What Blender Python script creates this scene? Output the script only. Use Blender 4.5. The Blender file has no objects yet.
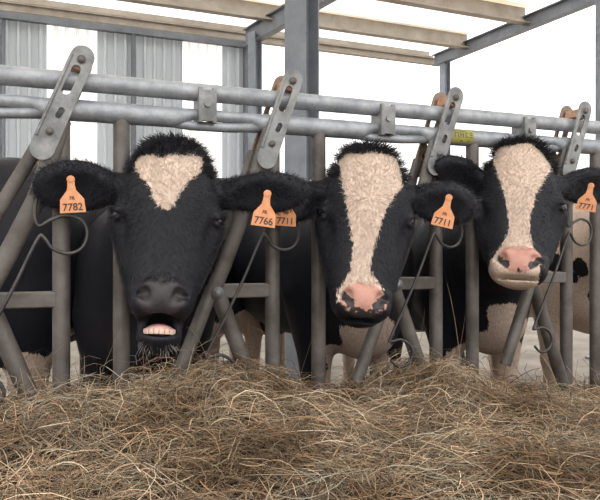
import bpy, bmesh, math, random
import numpy as np
from mathutils import Vector, Matrix

random.seed(7)
RNG = np.random.default_rng(11)
SC = bpy.context.scene
COL = SC.collection
CAM = 1.15                      # camera height above the stall floor
F = 600.0                       # focal length in pixels of the 600 px wide frame
HOR = 227.0                     # image row of the horizon
TH = math.atan(0.4223)          # the feed fence runs at this angle across the view
DX, DY = math.cos(TH), math.sin(TH)
SKY_LOW, SKY_HIGH = 1.45, 4.0
CN = 1.7615                     # distance of the fence plane from the camera


# ------------------------------------------------------------------ frames
def at(px, py, D):
    return Vector(((px - 300) / F * D, D, CAM + (HOR - py) / F * D))


def fp(s, z, off=0.0):
    """point of the fence: s along it, z up, off towards the feed alley"""
    k = CN - off
    return Vector((DX * s - DY * k, DY * s + DX * k, z))


def px2sz(px, py, off=0.0):
    t = (px - 300) / F
    D = (CN - off) / (DX - DY * t)
    return D * (t * DX + DY), CAM + (HOR - py) / F * D


def pf(px, py, off=0.0):
    s, z = px2sz(px, py, off)
    return fp(s, z, off)


# ------------------------------------------------------------------ materials
def new_mat(name):
    m = bpy.data.materials.new(name)
    m.use_nodes = True
    nt = m.node_tree
    return m, nt, nt.nodes, nt.links, nt.nodes['Principled BSDF']


def simple(name, col, rough=0.6, metal=0.0, col2=None, scale=8.0, bump=0.0, bscale=60.0, spec=None):
    m, nt, N, L, b = new_mat(name)
    b.inputs['Roughness'].default_value = rough
    b.inputs['Metallic'].default_value = metal
    if spec is not None:
        b.inputs['Specular IOR Level'].default_value = spec
    b.inputs['Base Color'].default_value = (*col, 1)
    tc = N.new('ShaderNodeTexCoord')
    if col2:
        n = N.new('ShaderNodeTexNoise')
        n.inputs['Scale'].default_value = scale
        n.inputs['Detail'].default_value = 6
        n.inputs['Roughness'].default_value = 0.65
        r = N.new('ShaderNodeValToRGB')
        r.color_ramp.elements[0].position = 0.35
        r.color_ramp.elements[1].position = 0.68
        r.color_ramp.elements[0].color = (*col, 1)
        r.color_ramp.elements[1].color = (*col2, 1)
        L.new(tc.outputs['Object'], n.inputs['Vector'])
        L.new(n.outputs['Fac'], r.inputs['Fac'])
        L.new(r.outputs['Color'], b.inputs['Base Color'])
    if bump:
        n2 = N.new('ShaderNodeTexNoise')
        n2.inputs['Scale'].default_value = bscale
        n2.inputs['Detail'].default_value = 4
        bp = N.new('ShaderNodeBump')
        bp.inputs['Strength'].default_value = bump
        bp.inputs['Distance'].default_value = 0.004
        L.new(tc.outputs['Object'], n2.inputs['Vector'])
        L.new(n2.outputs['Fac'], bp.inputs['Height'])
        L.new(bp.outputs['Normal'], b.inputs['Normal'])
    return m


M_GALV = simple('galvanised', (0.21, 0.225, 0.25), 0.5, 0.35, (0.38, 0.395, 0.415), 18, 0.25, 90)
M_POST = simple('worn_galvanised', (0.075, 0.063, 0.055), 0.55, 0.3, (0.165, 0.148, 0.138), 9, 0.2, 70)
M_PLATE = simple('plate_galvanised', (0.13, 0.135, 0.135), 0.5, 0.4, (0.29, 0.29, 0.29), 20, 0.2, 120)
M_RUST = simple('rusty_steel', (0.17, 0.11, 0.075), 0.75, 0.15, (0.30, 0.23, 0.18), 25, 0.3, 110)
M_REDR = simple('red_rust', (0.34, 0.13, 0.07), 0.75, 0.1, (0.36, 0.27, 0.20), 40, 0.3, 110)
M_ROD = simple('dark_rod', (0.05, 0.05, 0.055), 0.45, 0.6, (0.10, 0.09, 0.085), 30)
M_BEAM = simple('painted_beam', (0.13, 0.14, 0.16), 0.6, 0.2, (0.19, 0.20, 0.22), 5)
M_COLUMN = simple('column_galvanised', (0.19, 0.21, 0.245), 0.6, 0.3, (0.26, 0.285, 0.32), 6)
M_PURLIN = simple('purlin', (0.24, 0.20, 0.16), 0.7, 0.0, (0.34, 0.30, 0.25), 4)
M_CONC = simple('concrete', (0.17, 0.145, 0.12), 0.9, 0.0, (0.30, 0.27, 0.23), 2.5, 0.4, 30)
M_GROUND = simple('yard_ground', (0.52, 0.49, 0.44), 0.95, 0.0, (0.62, 0.60, 0.55), 0.6)
M_TAG = simple('orange_tag', (0.60, 0.23, 0.09), 0.5, 0.0, (0.66, 0.32, 0.16), 60)
M_INK = simple('tag_ink', (0.05, 0.025, 0.02), 0.6)
M_STICK = simple('yellow_sticker', (0.50, 0.45, 0.10), 0.5, 0.0, (0.56, 0.52, 0.20), 60)
M_STKINK = simple('sticker_ink', (0.13, 0.12, 0.03), 0.6)
M_EYE = simple('eye_black', (0.006, 0.005, 0.006), 0.06, spec=0.6)
M_TONGUE = simple('tongue_pink', (0.50, 0.24, 0.20), 0.35, 0.0, (0.60, 0.33, 0.28), 60, 0.2, 150)
M_TEETH = simple('teeth', (0.58, 0.43, 0.36), 0.3)
M_HOOF = simple('hoof', (0.05, 0.045, 0.04), 0.5)
M_HAIRB = simple('black_hair', (0.010, 0.010, 0.014), 0.45)
M_HAIRW = simple('cream_hair', (0.56, 0.46, 0.38), 0.7)
M_WHISK = simple('grey_whiskers', (0.20, 0.19, 0.18), 0.6)


def translucent(name, col, amount, rough_col, low=0.8):
    m, nt, N, L, b = new_mat(name)
    b.inputs['Base Color'].default_value = (*rough_col, 1)
    b.inputs['Roughness'].default_value = 0.5
    t = N.new('ShaderNodeBsdfTranslucent')
    tc = N.new('ShaderNodeTexCoord')
    n = N.new('ShaderNodeTexNoise')
    n.inputs['Scale'].default_value = 1.6
    n.inputs['Detail'].default_value = 5
    r = N.new('ShaderNodeValToRGB')
    r.color_ramp.elements[0].position = 0.3
    r.color_ramp.elements[1].position = 0.75
    r.color_ramp.elements[0].color = (*[c * low for c in col], 1)
    r.color_ramp.elements[1].color = (*col, 1)
    L.new(tc.outputs['Object'], n.inputs['Vector'])
    L.new(n.outputs['Fac'], r.inputs['Fac'])
    L.new(r.outputs['Color'], t.inputs['Color'])
    mx = N.new('ShaderNodeMixShader')
    mx.inputs['Fac'].default_value = amount
    L.new(b.outputs['BSDF'], mx.inputs[1])
    L.new(t.outputs['BSDF'], mx.inputs[2])
    L.new(mx.outputs['Shader'], N['Material Output'].inputs['Surface'])
    return m


M_SKYLIGHT = translucent('translucent_sheet', (1.0, 1.0, 0.99), 0.92, (0.85, 0.85, 0.84), .93)
M_WALL = translucent('corrugated_sheet', (0.64, 0.68, 0.71), 0.22, (0.66, 0.70, 0.74))
M_ROOF = translucent('roof_sheet', (0.84, 0.77, 0.67), 0.70, (0.6, 0.56, 0.50))


def coat_material():
    m, nt, N, L, b = new_mat('cow_coat')
    def attr(nm):
        a = N.new('ShaderNodeAttribute'); a.attribute_name = nm; return a
    def math_(op, x, y=None, clamp=False):
        k = N.new('ShaderNodeMath'); k.operation = op; k.use_clamp = clamp
        for i, v in enumerate((x, y)):
            if v is None: continue
            if isinstance(v, (int, float)): k.inputs[i].default_value = v
            else: L.new(v, k.inputs[i])
        return k.outputs[0]
    tc = N.new('ShaderNodeTexCoord')
    mp = N.new('ShaderNodeMapping'); mp.inputs['Scale'].default_value = (1, 1, 0.45)
    L.new(tc.outputs['Object'], mp.inputs['Vector'])
    def noise(scale, detail=3, vec=mp.outputs['Vector']):
        n = N.new('ShaderNodeTexNoise'); n.inputs['Scale'].default_value = scale; n.inputs['Detail'].default_value = detail
        L.new(vec, n.inputs['Vector']); return n.outputs['Fac']
    nf = noise(170, 3)
    nl = noise(35, 4)
    nb = noise(9, 3)
    w = attr('white_d').outputs['Fac']
    edge = math_('ADD', w, math_('MULTIPLY', math_('SUBTRACT', nf, 0.5), 0.024))
    edge = math_('ADD', edge, math_('MULTIPLY', math_('SUBTRACT', nl, 0.5), 0.012))
    fac = math_('ADD', math_('MULTIPLY', edge, 260.0), 0.5, True)
    def mix(fac_, a, c):
        k = N.new('ShaderNodeMix'); k.data_type = 'RGBA'
        if isinstance(fac_, (int, float)): k.inputs[0].default_value = fac_
        else: L.new(fac_, k.inputs[0])
        for i, v in ((6, a), (7, c)):
            if isinstance(v, tuple): k.inputs[i].default_value = (*v, 1)
            else: L.new(v, k.inputs[i])
        return k.outputs[2]
    black = mix(math_('MULTIPLY', math_('SUBTRACT', nb, 0.3), 2.0, True), (0.007, 0.0075, 0.012), (0.015, 0.0148, 0.020))
    black = mix(math_('MULTIPLY', math_('SUBTRACT', nf, 0.45), 2.5, True), black, (0.017, 0.0165, 0.021))
    white = mix(math_('MULTIPLY', math_('SUBTRACT', nf, 0.35), 3.0, True), (0.46, 0.34, 0.27), (0.64, 0.51, 0.42))
    dirt = math_('MULTIPLY', attr('dirt_d').outputs['Fac'], math_('ADD', nl, 0.45), True)
    white = mix(dirt, white, (0.33, 0.25, 0.19))
    col = mix(fac, black, white)
    # bare nose skin, pink or dark, with dark freckles
    sk = attr('skin_d').outputs['Fac']
    skf = math_('ADD', math_('MULTIPLY', math_('ADD', sk, math_('MULTIPLY', math_('SUBTRACT', nl, 0.5), 0.02)), 150.0), 0.5, True)
    pk = attr('pink_d').outputs['Fac']
    pink = math_('ADD', math_('MULTIPLY', math_('ADD', pk, math_('MULTIPLY', math_('SUBTRACT', noise(95, 2, tc.outputs['Object']), 0.5), 0.075)), 90.0), 0.5, True)
    skin = mix(pink, (0.035, 0.030, 0.032), (0.45, 0.235, 0.185))
    col = mix(skf, col, skin)
    L.new(col, b.inputs['Base Color'])
    rg = N.new('ShaderNodeMapRange')
    L.new(skf, rg.inputs['Value'])
    rg.inputs['To Min'].default_value = 0.55
    rg.inputs['To Max'].default_value = 0.24
    L.new(rg.outputs['Result'], b.inputs['Roughness'])
    b.inputs['Specular IOR Level'].default_value = 0.22
    bp = N.new('ShaderNodeBump'); bp.inputs['Strength'].default_value = 0.35; bp.inputs['Distance'].default_value = 0.004
    hgt = math_('ADD', nf, math_('MULTIPLY', nl, 0.7))
    L.new(hgt, bp.inputs['Height'])
    L.new(bp.outputs['Normal'], b.inputs['Normal'])
    return m


M_COAT = coat_material()


def hay_material():
    m, nt, N, L, b = new_mat('hay')
    a = N.new('ShaderNodeAttribute'); a.attribute_name = 'hay_col'
    L.new(a.outputs['Color'], b.inputs['Base Color'])
    b.inputs['Roughness'].default_value = 0.65
    b.inputs['Specular IOR Level'].default_value = 0.3
    return m


M_HAY = hay_material()


# ------------------------------------------------------------------ object helpers
def link(o, parent=None):
    COL.objects.link(o)
    if parent is not None:
        o.parent = parent
        o.matrix_parent_inverse = Matrix.Translation(-parent.location)
    return o


def tag(o, label=None, cat=None, group=None, kind=None):
    if label: o['label'] = label
    if cat: o['category'] = cat
    if group: o['group'] = group
    if kind: o['kind'] = kind
    return o


def empty(name, loc):
    o = bpy.data.objects.new(name, None)
    o.empty_display_size = 0.1
    COL.objects.link(o)
    o.location = loc
    return o


def obj(name, bm, mat, parent=None, smooth=True, mats=None):
    me = bpy.data.meshes.new(name)
    bmesh.ops.recalc_face_normals(bm, faces=bm.faces[:])
    bm.to_mesh(me); bm.free()
    for mm in (mats or [mat]):
        me.materials.append(mm)
    if smooth:
        for p in me.polygons: p.use_smooth = True
    me.update()
    return link(bpy.data.objects.new(name, me), parent)


def sharp(o, ang=35):
    me = o.data
    bm = bmesh.new(); bm.from_mesh(me)
    for e in bm.edges:
        if len(e.link_faces) == 2 and e.calc_face_angle(0) > math.radians(ang):
            e.smooth = False
    bm.to_mesh(me); bm.free()
    return o


def catmull(pts, n=6):
    P = [Vector(p) for p in pts]
    out = []
    for i in range(len(P) - 1):
        p0 = P[max(i - 1, 0)]; p1 = P[i]; p2 = P[i + 1]; p3 = P[min(i + 2, len(P) - 1)]
        for k in range(n):
            t = k / n
            out.append(0.5 * ((2 * p1) + (p2 - p0) * t + (2 * p0 - 5 * p1 + 4 * p2 - p3) * t * t + (3 * p1 - p0 - 3 * p2 + p3) * t ** 3))
    out.append(P[-1])
    return out


def tube(bm, pts, r, seg=16, mat=0, flat=None):
    """round tube along pts; r a number or a list; flat=(ratio, axis) squashes it along an axis"""
    P = [Vector(p) for p in pts]
    n = len(P)
    R = r if isinstance(r, (list, tuple)) else [r] * n
    T = []
    for i in range(n):
        t = P[min(i + 1, n - 1)] - P[max(i - 1, 0)]
        T.append(t.normalized())
    u = T[0].orthogonal().normalized()
    rings = []
    for i in range(n):
        u = (u - T[i] * u.dot(T[i])).normalized()
        v = T[i].cross(u)
        ring = []
        for k in range(seg):
            a = 2 * math.pi * k / seg
            o = (u * math.cos(a) + v * math.sin(a)) * R[i]
            if flat:
                ax = flat[1]
                o = o - ax * (o.dot(ax)) * (1 - flat[0])
            ring.append(bm.verts.new(P[i] + o))
        rings.append(ring)
    for i in range(n - 1):
        for k in range(seg):
            f = bm.faces.new((rings[i][k], rings[i][(k + 1) % seg], rings[i + 1][(k + 1) % seg], rings[i + 1][k]))
            f.material_index = mat
    for ring in (rings[0], rings[-1]):
        f = bm.faces.new(ring); f.material_index = mat


def box(bm, c, ax, half, bevel=0.0):
    """box at c with axes ax (three unit vectors) and half sizes"""
    c = Vector(c)
    vs = []
    for i in (-1, 1):
        for j in (-1, 1):
            for k in (-1, 1):
                vs.append(bm.verts.new(c + ax[0] * (half[0] * i) + ax[1] * (half[1] * j) + ax[2] * (half[2] * k)))
    idx = [(0, 1, 3, 2), (4, 6, 7, 5), (0, 4, 5, 1), (2, 3, 7, 6), (0, 2, 6, 4), (1, 5, 7, 3)]
    fs = [bm.faces.new([vs[q] for q in f]) for f in idx]
    if bevel:
        es = list({e for f in fs for e in f.edges})
        bmesh.ops.bevel(bm, geom=es, offset=bevel, segments=2, affect='EDGES', profile=0.5)


D3 = Vector((DX, DY, 0)); N3 = Vector((-DY, DX, 0)); Z3 = Vector((0, 0, 1))
FAX = (D3, N3, Z3)
WAX = (Vector((1, 0, 0)), Vector((0, 1, 0)), Z3)


def curve_plate(outline, holes, thick, place):
    """flat plate with holes: 2D curve filled and extruded, mapped by place(x, y, t) -> returns a bmesh"""
    cu = bpy.data.curves.new('tmp', 'CURVE')
    cu.dimensions = '2D'; cu.fill_mode = 'BOTH'; cu.extrude = thick / 2
    for loop in [outline] + holes:
        sp = cu.splines.new('POLY'); sp.points.add(len(loop) - 1); sp.use_cyclic_u = True
        for p, q in zip(sp.points, loop): p.co = (q[0], q[1], 0, 1)
    o = bpy.data.objects.new('tmp', cu); COL.objects.link(o)
    dg = bpy.context.evaluated_depsgraph_get(); dg.update()
    me = bpy.data.meshes.new_from_object(o.evaluated_get(dg))
    bm = bmesh.new(); bm.from_mesh(me)
    bmesh.ops.remove_doubles(bm, verts=bm.verts[:], dist=1e-5)
    for v in bm.verts: v.co = place(v.co.x, v.co.y, v.co.z)
    bpy.data.objects.remove(o); bpy.data.curves.remove(cu); bpy.data.meshes.remove(me)
    return bm


def text_mesh(txt, size):
    cu = bpy.data.curves.new('tmp', 'FONT')
    cu.body = txt; cu.size = size; cu.align_x = 'CENTER'; cu.align_y = 'CENTER'; cu.extrude = 0.0004
    cu.offset = size * 0.012
    o = bpy.data.objects.new('tmp', cu); COL.objects.link(o)
    dg = bpy.context.evaluated_depsgraph_get(); dg.update()
    me = bpy.data.meshes.new_from_object(o.evaluated_get(dg))
    bpy.data.objects.remove(o); bpy.data.curves.remove(cu)
    return me


# ------------------------------------------------------------------ SDF bodies
class Field:
    def __init__(s, xs, ys, zs):
        s.ax = [np.asarray(a, np.float32) for a in (xs, ys, zs)]
        s.d = np.full([len(a) for a in s.ax], 1.0, np.float32)

    def sl(s, lo, hi):
        out = []
        for a, l, h in zip(s.ax, lo, hi):
            i0 = max(int(np.searchsorted(a, l)) - 2, 0); i1 = min(int(np.searchsorted(a, h)) + 2, len(a))
            out.append(slice(i0, i1))
        return tuple(out)

    def grid(s, S):
        return (s.ax[0][S[0]][:, None, None], s.ax[1][S[1]][None, :, None], s.ax[2][S[2]][None, None, :])

    def put(s, S, v, k, op):
        a = s.d[S]
        if a.size == 0: return
        if op == 'sub':
            v = -v
            if k <= 0: s.d[S] = np.maximum(a, v); return
            h = np.maximum(k - np.abs(a - v), 0) / k
            s.d[S] = np.maximum(a, v) + h * h * k * 0.25
        else:
            if k <= 0: s.d[S] = np.minimum(a, v); return
            h = np.maximum(k - np.abs(a - v), 0) / k
            s.d[S] = np.minimum(a, v) - h * h * k * 0.25

    def cap(s, a, b, ra, rb, k=0.03, op='add'):
        a = np.array(a, np.float32); b = np.array(b, np.float32)
        m = max(ra, rb) + k + 0.05
        S = s.sl(np.minimum(a, b) - m, np.maximum(a, b) + m)
        X, Y, Z = s.grid(S)
        ab = b - a
        t = ((X - a[0]) * ab[0] + (Y - a[1]) * ab[1] + (Z - a[2]) * ab[2]) / max(float(ab @ ab), 1e-9)
        t = np.clip(t, 0, 1)
        v = np.sqrt((X - a[0] - t * ab[0]) ** 2 + (Y - a[1] - t * ab[1]) ** 2 + (Z - a[2] - t * ab[2]) ** 2) - (ra + (rb - ra) * t)
        s.put(S, v, k, op)

    def ell(s, c, R, r, k=0.03, op='add'):
        c = np.array(c, np.float32); R = np.array(R, np.float32); r = np.array(r, np.float32)
        ext = np.sqrt(((R * r[:, None]) ** 2).sum(0)) + k + 0.05
        S = s.sl(c - ext, c + ext)
        X, Y, Z = s.grid(S)
        x, y, z = X - c[0], Y - c[1], Z - c[2]
        q = [R[i, 0] * x + R[i, 1] * y + R[i, 2] * z for i in range(3)]
        k0 = np.sqrt(sum((q[i] / r[i]) ** 2 for i in range(3)))
        k1 = np.sqrt(sum((q[i] / r[i] ** 2) ** 2 for i in range(3)))
        v = k0 * (k0 - 1) / np.maximum(k1, 1e-6)
        v = np.where(k0 < 1e-4, -float(r.min()), v)
        s.put(S, v, k, op)

    def mesh(s):
        d = s.d
        nx, ny, nz = d.shape
        ins = d < 0
        def cid(i, j, k): return (i.astype(np.int64) * ny + j) * nz + k
        ids, pos, quads = [], [], []
        for axis in range(3):
            sl0 = [slice(None)] * 3; sl1 = [slice(None)] * 3
            sl0[axis] = slice(0, -1); sl1[axis] = slice(1, None)
            I = np.nonzero(ins[tuple(sl0)] != ins[tuple(sl1)])
            J = [q.copy() for q in I]; J[axis] = J[axis] + 1
            d0 = d[I]; d1 = d[tuple(J)]
            t = d0 / (d0 - d1)
            P = np.stack([s.ax[c][I[c]] for c in range(3)], 1).astype(np.float64)
            P[:, axis] += t * (s.ax[axis][J[axis]] - s.ax[axis][I[axis]])
            b, c = (axis + 1) % 3, (axis + 2) % 3
            four = []
            for ob, oc in ((0, 0), (-1, 0), (-1, -1), (0, -1)):
                K = [q.copy() for q in I]; K[b] = K[b] + ob; K[c] = K[c] + oc
                four.append(cid(*K)); ids.append(four[-1]); pos.append(P)
            q = np.stack(four, 1)
            fl = ~(d0 < 0)
            q[fl] = q[fl][:, ::-1]
            quads.append(q)
        ids = np.concatenate(ids); pos = np.concatenate(pos); quads = np.concatenate(quads)
        u, inv = np.unique(ids, return_inverse=True)
        cnt = np.bincount(inv)
        V = np.stack([np.bincount(inv, weights=pos[:, a]) / cnt for a in range(3)], 1)
        Q = np.searchsorted(u, quads)
        return V, Q


def np_mesh(name, V, Q, mats, smooth=True):
    me = bpy.data.meshes.new(name)
    n = Q.shape[1]
    me.vertices.add(len(V)); me.vertices.foreach_set('co', np.ascontiguousarray(V, np.float32).ravel())
    me.loops.add(Q.size); me.loops.foreach_set('vertex_index', np.ascontiguousarray(Q, np.int32).ravel())
    me.polygons.add(len(Q)); me.polygons.foreach_set('loop_start', np.arange(0, Q.size, n, dtype=np.int32))
    me.polygons.foreach_set('loop_total', np.full(len(Q), n, np.int32))
    if smooth: me.polygons.foreach_set('use_smooth', np.ones(len(Q), bool))
    for m in mats: me.materials.append(m)
    me.update(calc_edges=True); me.validate()
    return me


def poly_sd(P, poly):
    """signed distance, positive inside"""
    poly = np.asarray(poly)
    n = len(poly)
    dist = np.full(len(P), 1e9); inside = np.zeros(len(P), bool)
    for i in range(n):
        a = poly[i]; b = poly[(i + 1) % n]
        e = b - a; w = P - a
        t = np.clip((w @ e) / (e @ e), 0, 1)
        dist = np.minimum(dist, np.linalg.norm(w - t[:, None] * e, axis=1))
        c = ((a[1] <= P[:, 1]) & (b[1] > P[:, 1])) | ((b[1] <= P[:, 1]) & (a[1] > P[:, 1]))
        den = b[1] - a[1] if abs(b[1] - a[1]) > 1e-12 else 1e-12
        xi = a[0] + (P[:, 1] - a[1]) / den * e[0]
        inside ^= c & (P[:, 0] < xi)
    return np.where(inside, dist, -dist)


class Head:
    """face frame: X to the viewer's right, Fv out of the face, U up the face; origin between the eyes"""
    def __init__(s, px, py, D, yaw=0.0, pitch=15.0, roll=0.0, scale=1.0, ln=1.0, base=None, ph=1.0, mw=1.0, ck=0.0):
        s.E = at(px, py, D) if base is None else Vector(base)
        Rz = Matrix.Rotation(math.radians(yaw), 3, 'Z')
        X, Fv, U = Vector((1, 0, 0)), Vector((0, -1, 0)), Vector((0, 0, 1))
        r = math.radians(roll); X, U = X * math.cos(r) + U * math.sin(r), U * math.cos(r) - X * math.sin(r)
        p = math.radians(pitch); U, Fv = U * math.cos(p) - Fv * math.sin(p), Fv * math.cos(p) + U * math.sin(p)
        s.X, s.F, s.U = Rz @ X, Rz @ Fv, Rz @ U
        s.sc, s.ln, s.ph, s.mw, s.ck = scale, ln, ph, mw, ck
        s.R = np.array([s.X, s.F, s.U])

    def w(s, x, f, u):
        if u > .05: u = .05 + (u - .05) * s.ph
        if u < -.12: x = x * (1 + (s.mw - 1) * min(1, (-.12 - u) / .08))
        if u < 0: u = u * s.ln
        return s.E + (s.X * x + s.F * f + s.U * u) * s.sc

    def px(s, px, py):
        """pixel -> (x, u) on the face plane"""
        C = Vector((0, 0, CAM)); r = at(px, py, 1.0) - C
        t = (s.E - C).dot(s.F) / r.dot(s.F)
        P = C + r * t - s.E
        return (P.dot(s.X), P.dot(s.U))

    def local(s, V):
        return (V - np.array(s.E)) @ s.R.T


def head_prims(fd, H, mouth):
    c = H.sc
    def ell(x, f, u, r, k, op='add'): fd.ell(H.w(x, f, u), H.R, [q * c for q in r], k, op)
    def cap(a, b, ra, rb, k, op='add'): fd.cap(H.w(*a), H.w(*b), ra * c, rb * c, k, op)
    ell(0, -.115, .065, (.116, .11, .125), .03)
    ell(0, -.050, .075, (.100, .052, .115), .04)
    ell(0, -.095, .168, (.078, .055, .050), .05)
    ell(0, -.12, -.06, (.10, .10, .14), .05)
    for s in (-1, 1):
        cap((s * .065, -.05, .055), (s * .105, -.07, .03), .034, .03, .04)
        ell(s * .112, -.075, .0, (.030, .04, .042), .03)
        cap((s * .040, -.072, .0), (s * .026, -.055, -.22), .062, .047, .04)
        cap((s * .072, -.11, -.04), (s * .036, -.075, -.215), .060, .045, .05)
        ell(s * .066, -.185, -.035, (.050, .085, .11), .05)
        cap((s * .045, -.18, -.10), (s * .022, -.105, -.24 + H.ck * .8), .045, .035, .04)
        # temple groove above the eye and hollow in front of it
        ell(s * .140, -.075, .055, (.022, .03, .03), .03, 'sub')
        ell(s * .118, -.035, -.055, (.018, .014, .045), .025, 'sub')
    # muzzle
    ell(0, -.050, -.228, (.072 * H.mw, .060, .052), .035)
    ell(0, -.020, -.222, (.056 * H.mw, .034, .038), .02)
    for s in (-1, 1):
        ell(s * .036, -.043, -.244, (.040 * H.mw, .050, .032), .02)
        cap((s * .034, .000, -.196), (s * .070, -.028, -.208), .014, .015, .016)
        ell(s * .060, -.022, -.240, (.018, .03, .022), .015)
    ell(0, -.085 - H.ck * .6, -.279 - mouth + H.ck, (.044, .046, .028), .03)
    if mouth > 0.02:
        cap((0, -.16, -.22), (0, -.088, -.285 - mouth), .050, .040, .03)
        ell(0, -.066, -.284 - mouth, (.056 * H.mw, .046, .022), .02)
        ell(0, -.040, -.276 - mouth * .42, (.058 * H.mw, .075, .012 + mouth * .40), .010, 'sub')
        for s in (-1, 1):
            cap((s * .052, -.075, -.262), (s * .047, -.075, -.285 - mouth), .013, .013, .012)
    else:
        ell(0, -.020, -.273, (.062, .060, .0045), .008, 'sub')
    for s in (-1, 1):
        cap((s * .036, .022, -.240), (s * .050, .010, -.216), .011, .013, .008, 'sub')
        cap((s * .050, .010, -.216), (s * .066, -.008, -.222), .011, .006, .008, 'sub')
        # eye socket, lids
        ell(s * .138, -.058, .002, (.018, .024, .016), .008, 'sub')
        cap((s * .126, -.036, .008), (s * .140, -.074, .018), .007, .008, .008)
        cap((s * .124, -.040, -.012), (s * .137, -.076, -.014), .006, .006, .008)


def ear_frame(H, side, tip_px, tip_py, tip_D, hw, tilt):
    b = H.w(side * .098, -.125, .085)
    tip = at(tip_px, tip_py, tip_D)
    e1 = (tip - b); L = e1.length; e1.normalize()
    view = (Vector((0, 0, CAM)) - b).normalized()
    e3 = (view - e1 * view.dot(e1)).normalized()
    e2 = e3.cross(e1).normalized()
    if e2.z < 0: e2 = -e2
    t = math.radians(tilt)
    e3, e2 = e3 * math.cos(t) - e2 * math.sin(t), e2 * math.cos(t) + e3 * math.sin(t)
    return dict(b=b, e1=e1, e2=e2, e3=e3, L=L, hw=hw, tip=tip)


def ear_prims(fd, E):
    b, e1, e2, e3, L, hw = E['b'], E['e1'], E['e2'], E['e3'], E['L'], E['hw']
    R = np.array([e1, e2, e3])
    fd.cap(b, b + e1 * (L * .30) + e2 * .004, .046, .036, .03)
    c = b + e1 * (L * .60)
    # outer shell of the ear, cupped towards the front
    fd.ell(c, R, (L * .41, hw, .024), .025)
    fd.ell(b + e1 * (L * .80) - e2 * (hw * .10), R, (L * .22, hw * .66, .018), .03)
    fd.ell(c + e3 * .029 - e2 * (hw * .16), R, (L * .30, hw * .62, .019), .020, 'sub')


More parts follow.
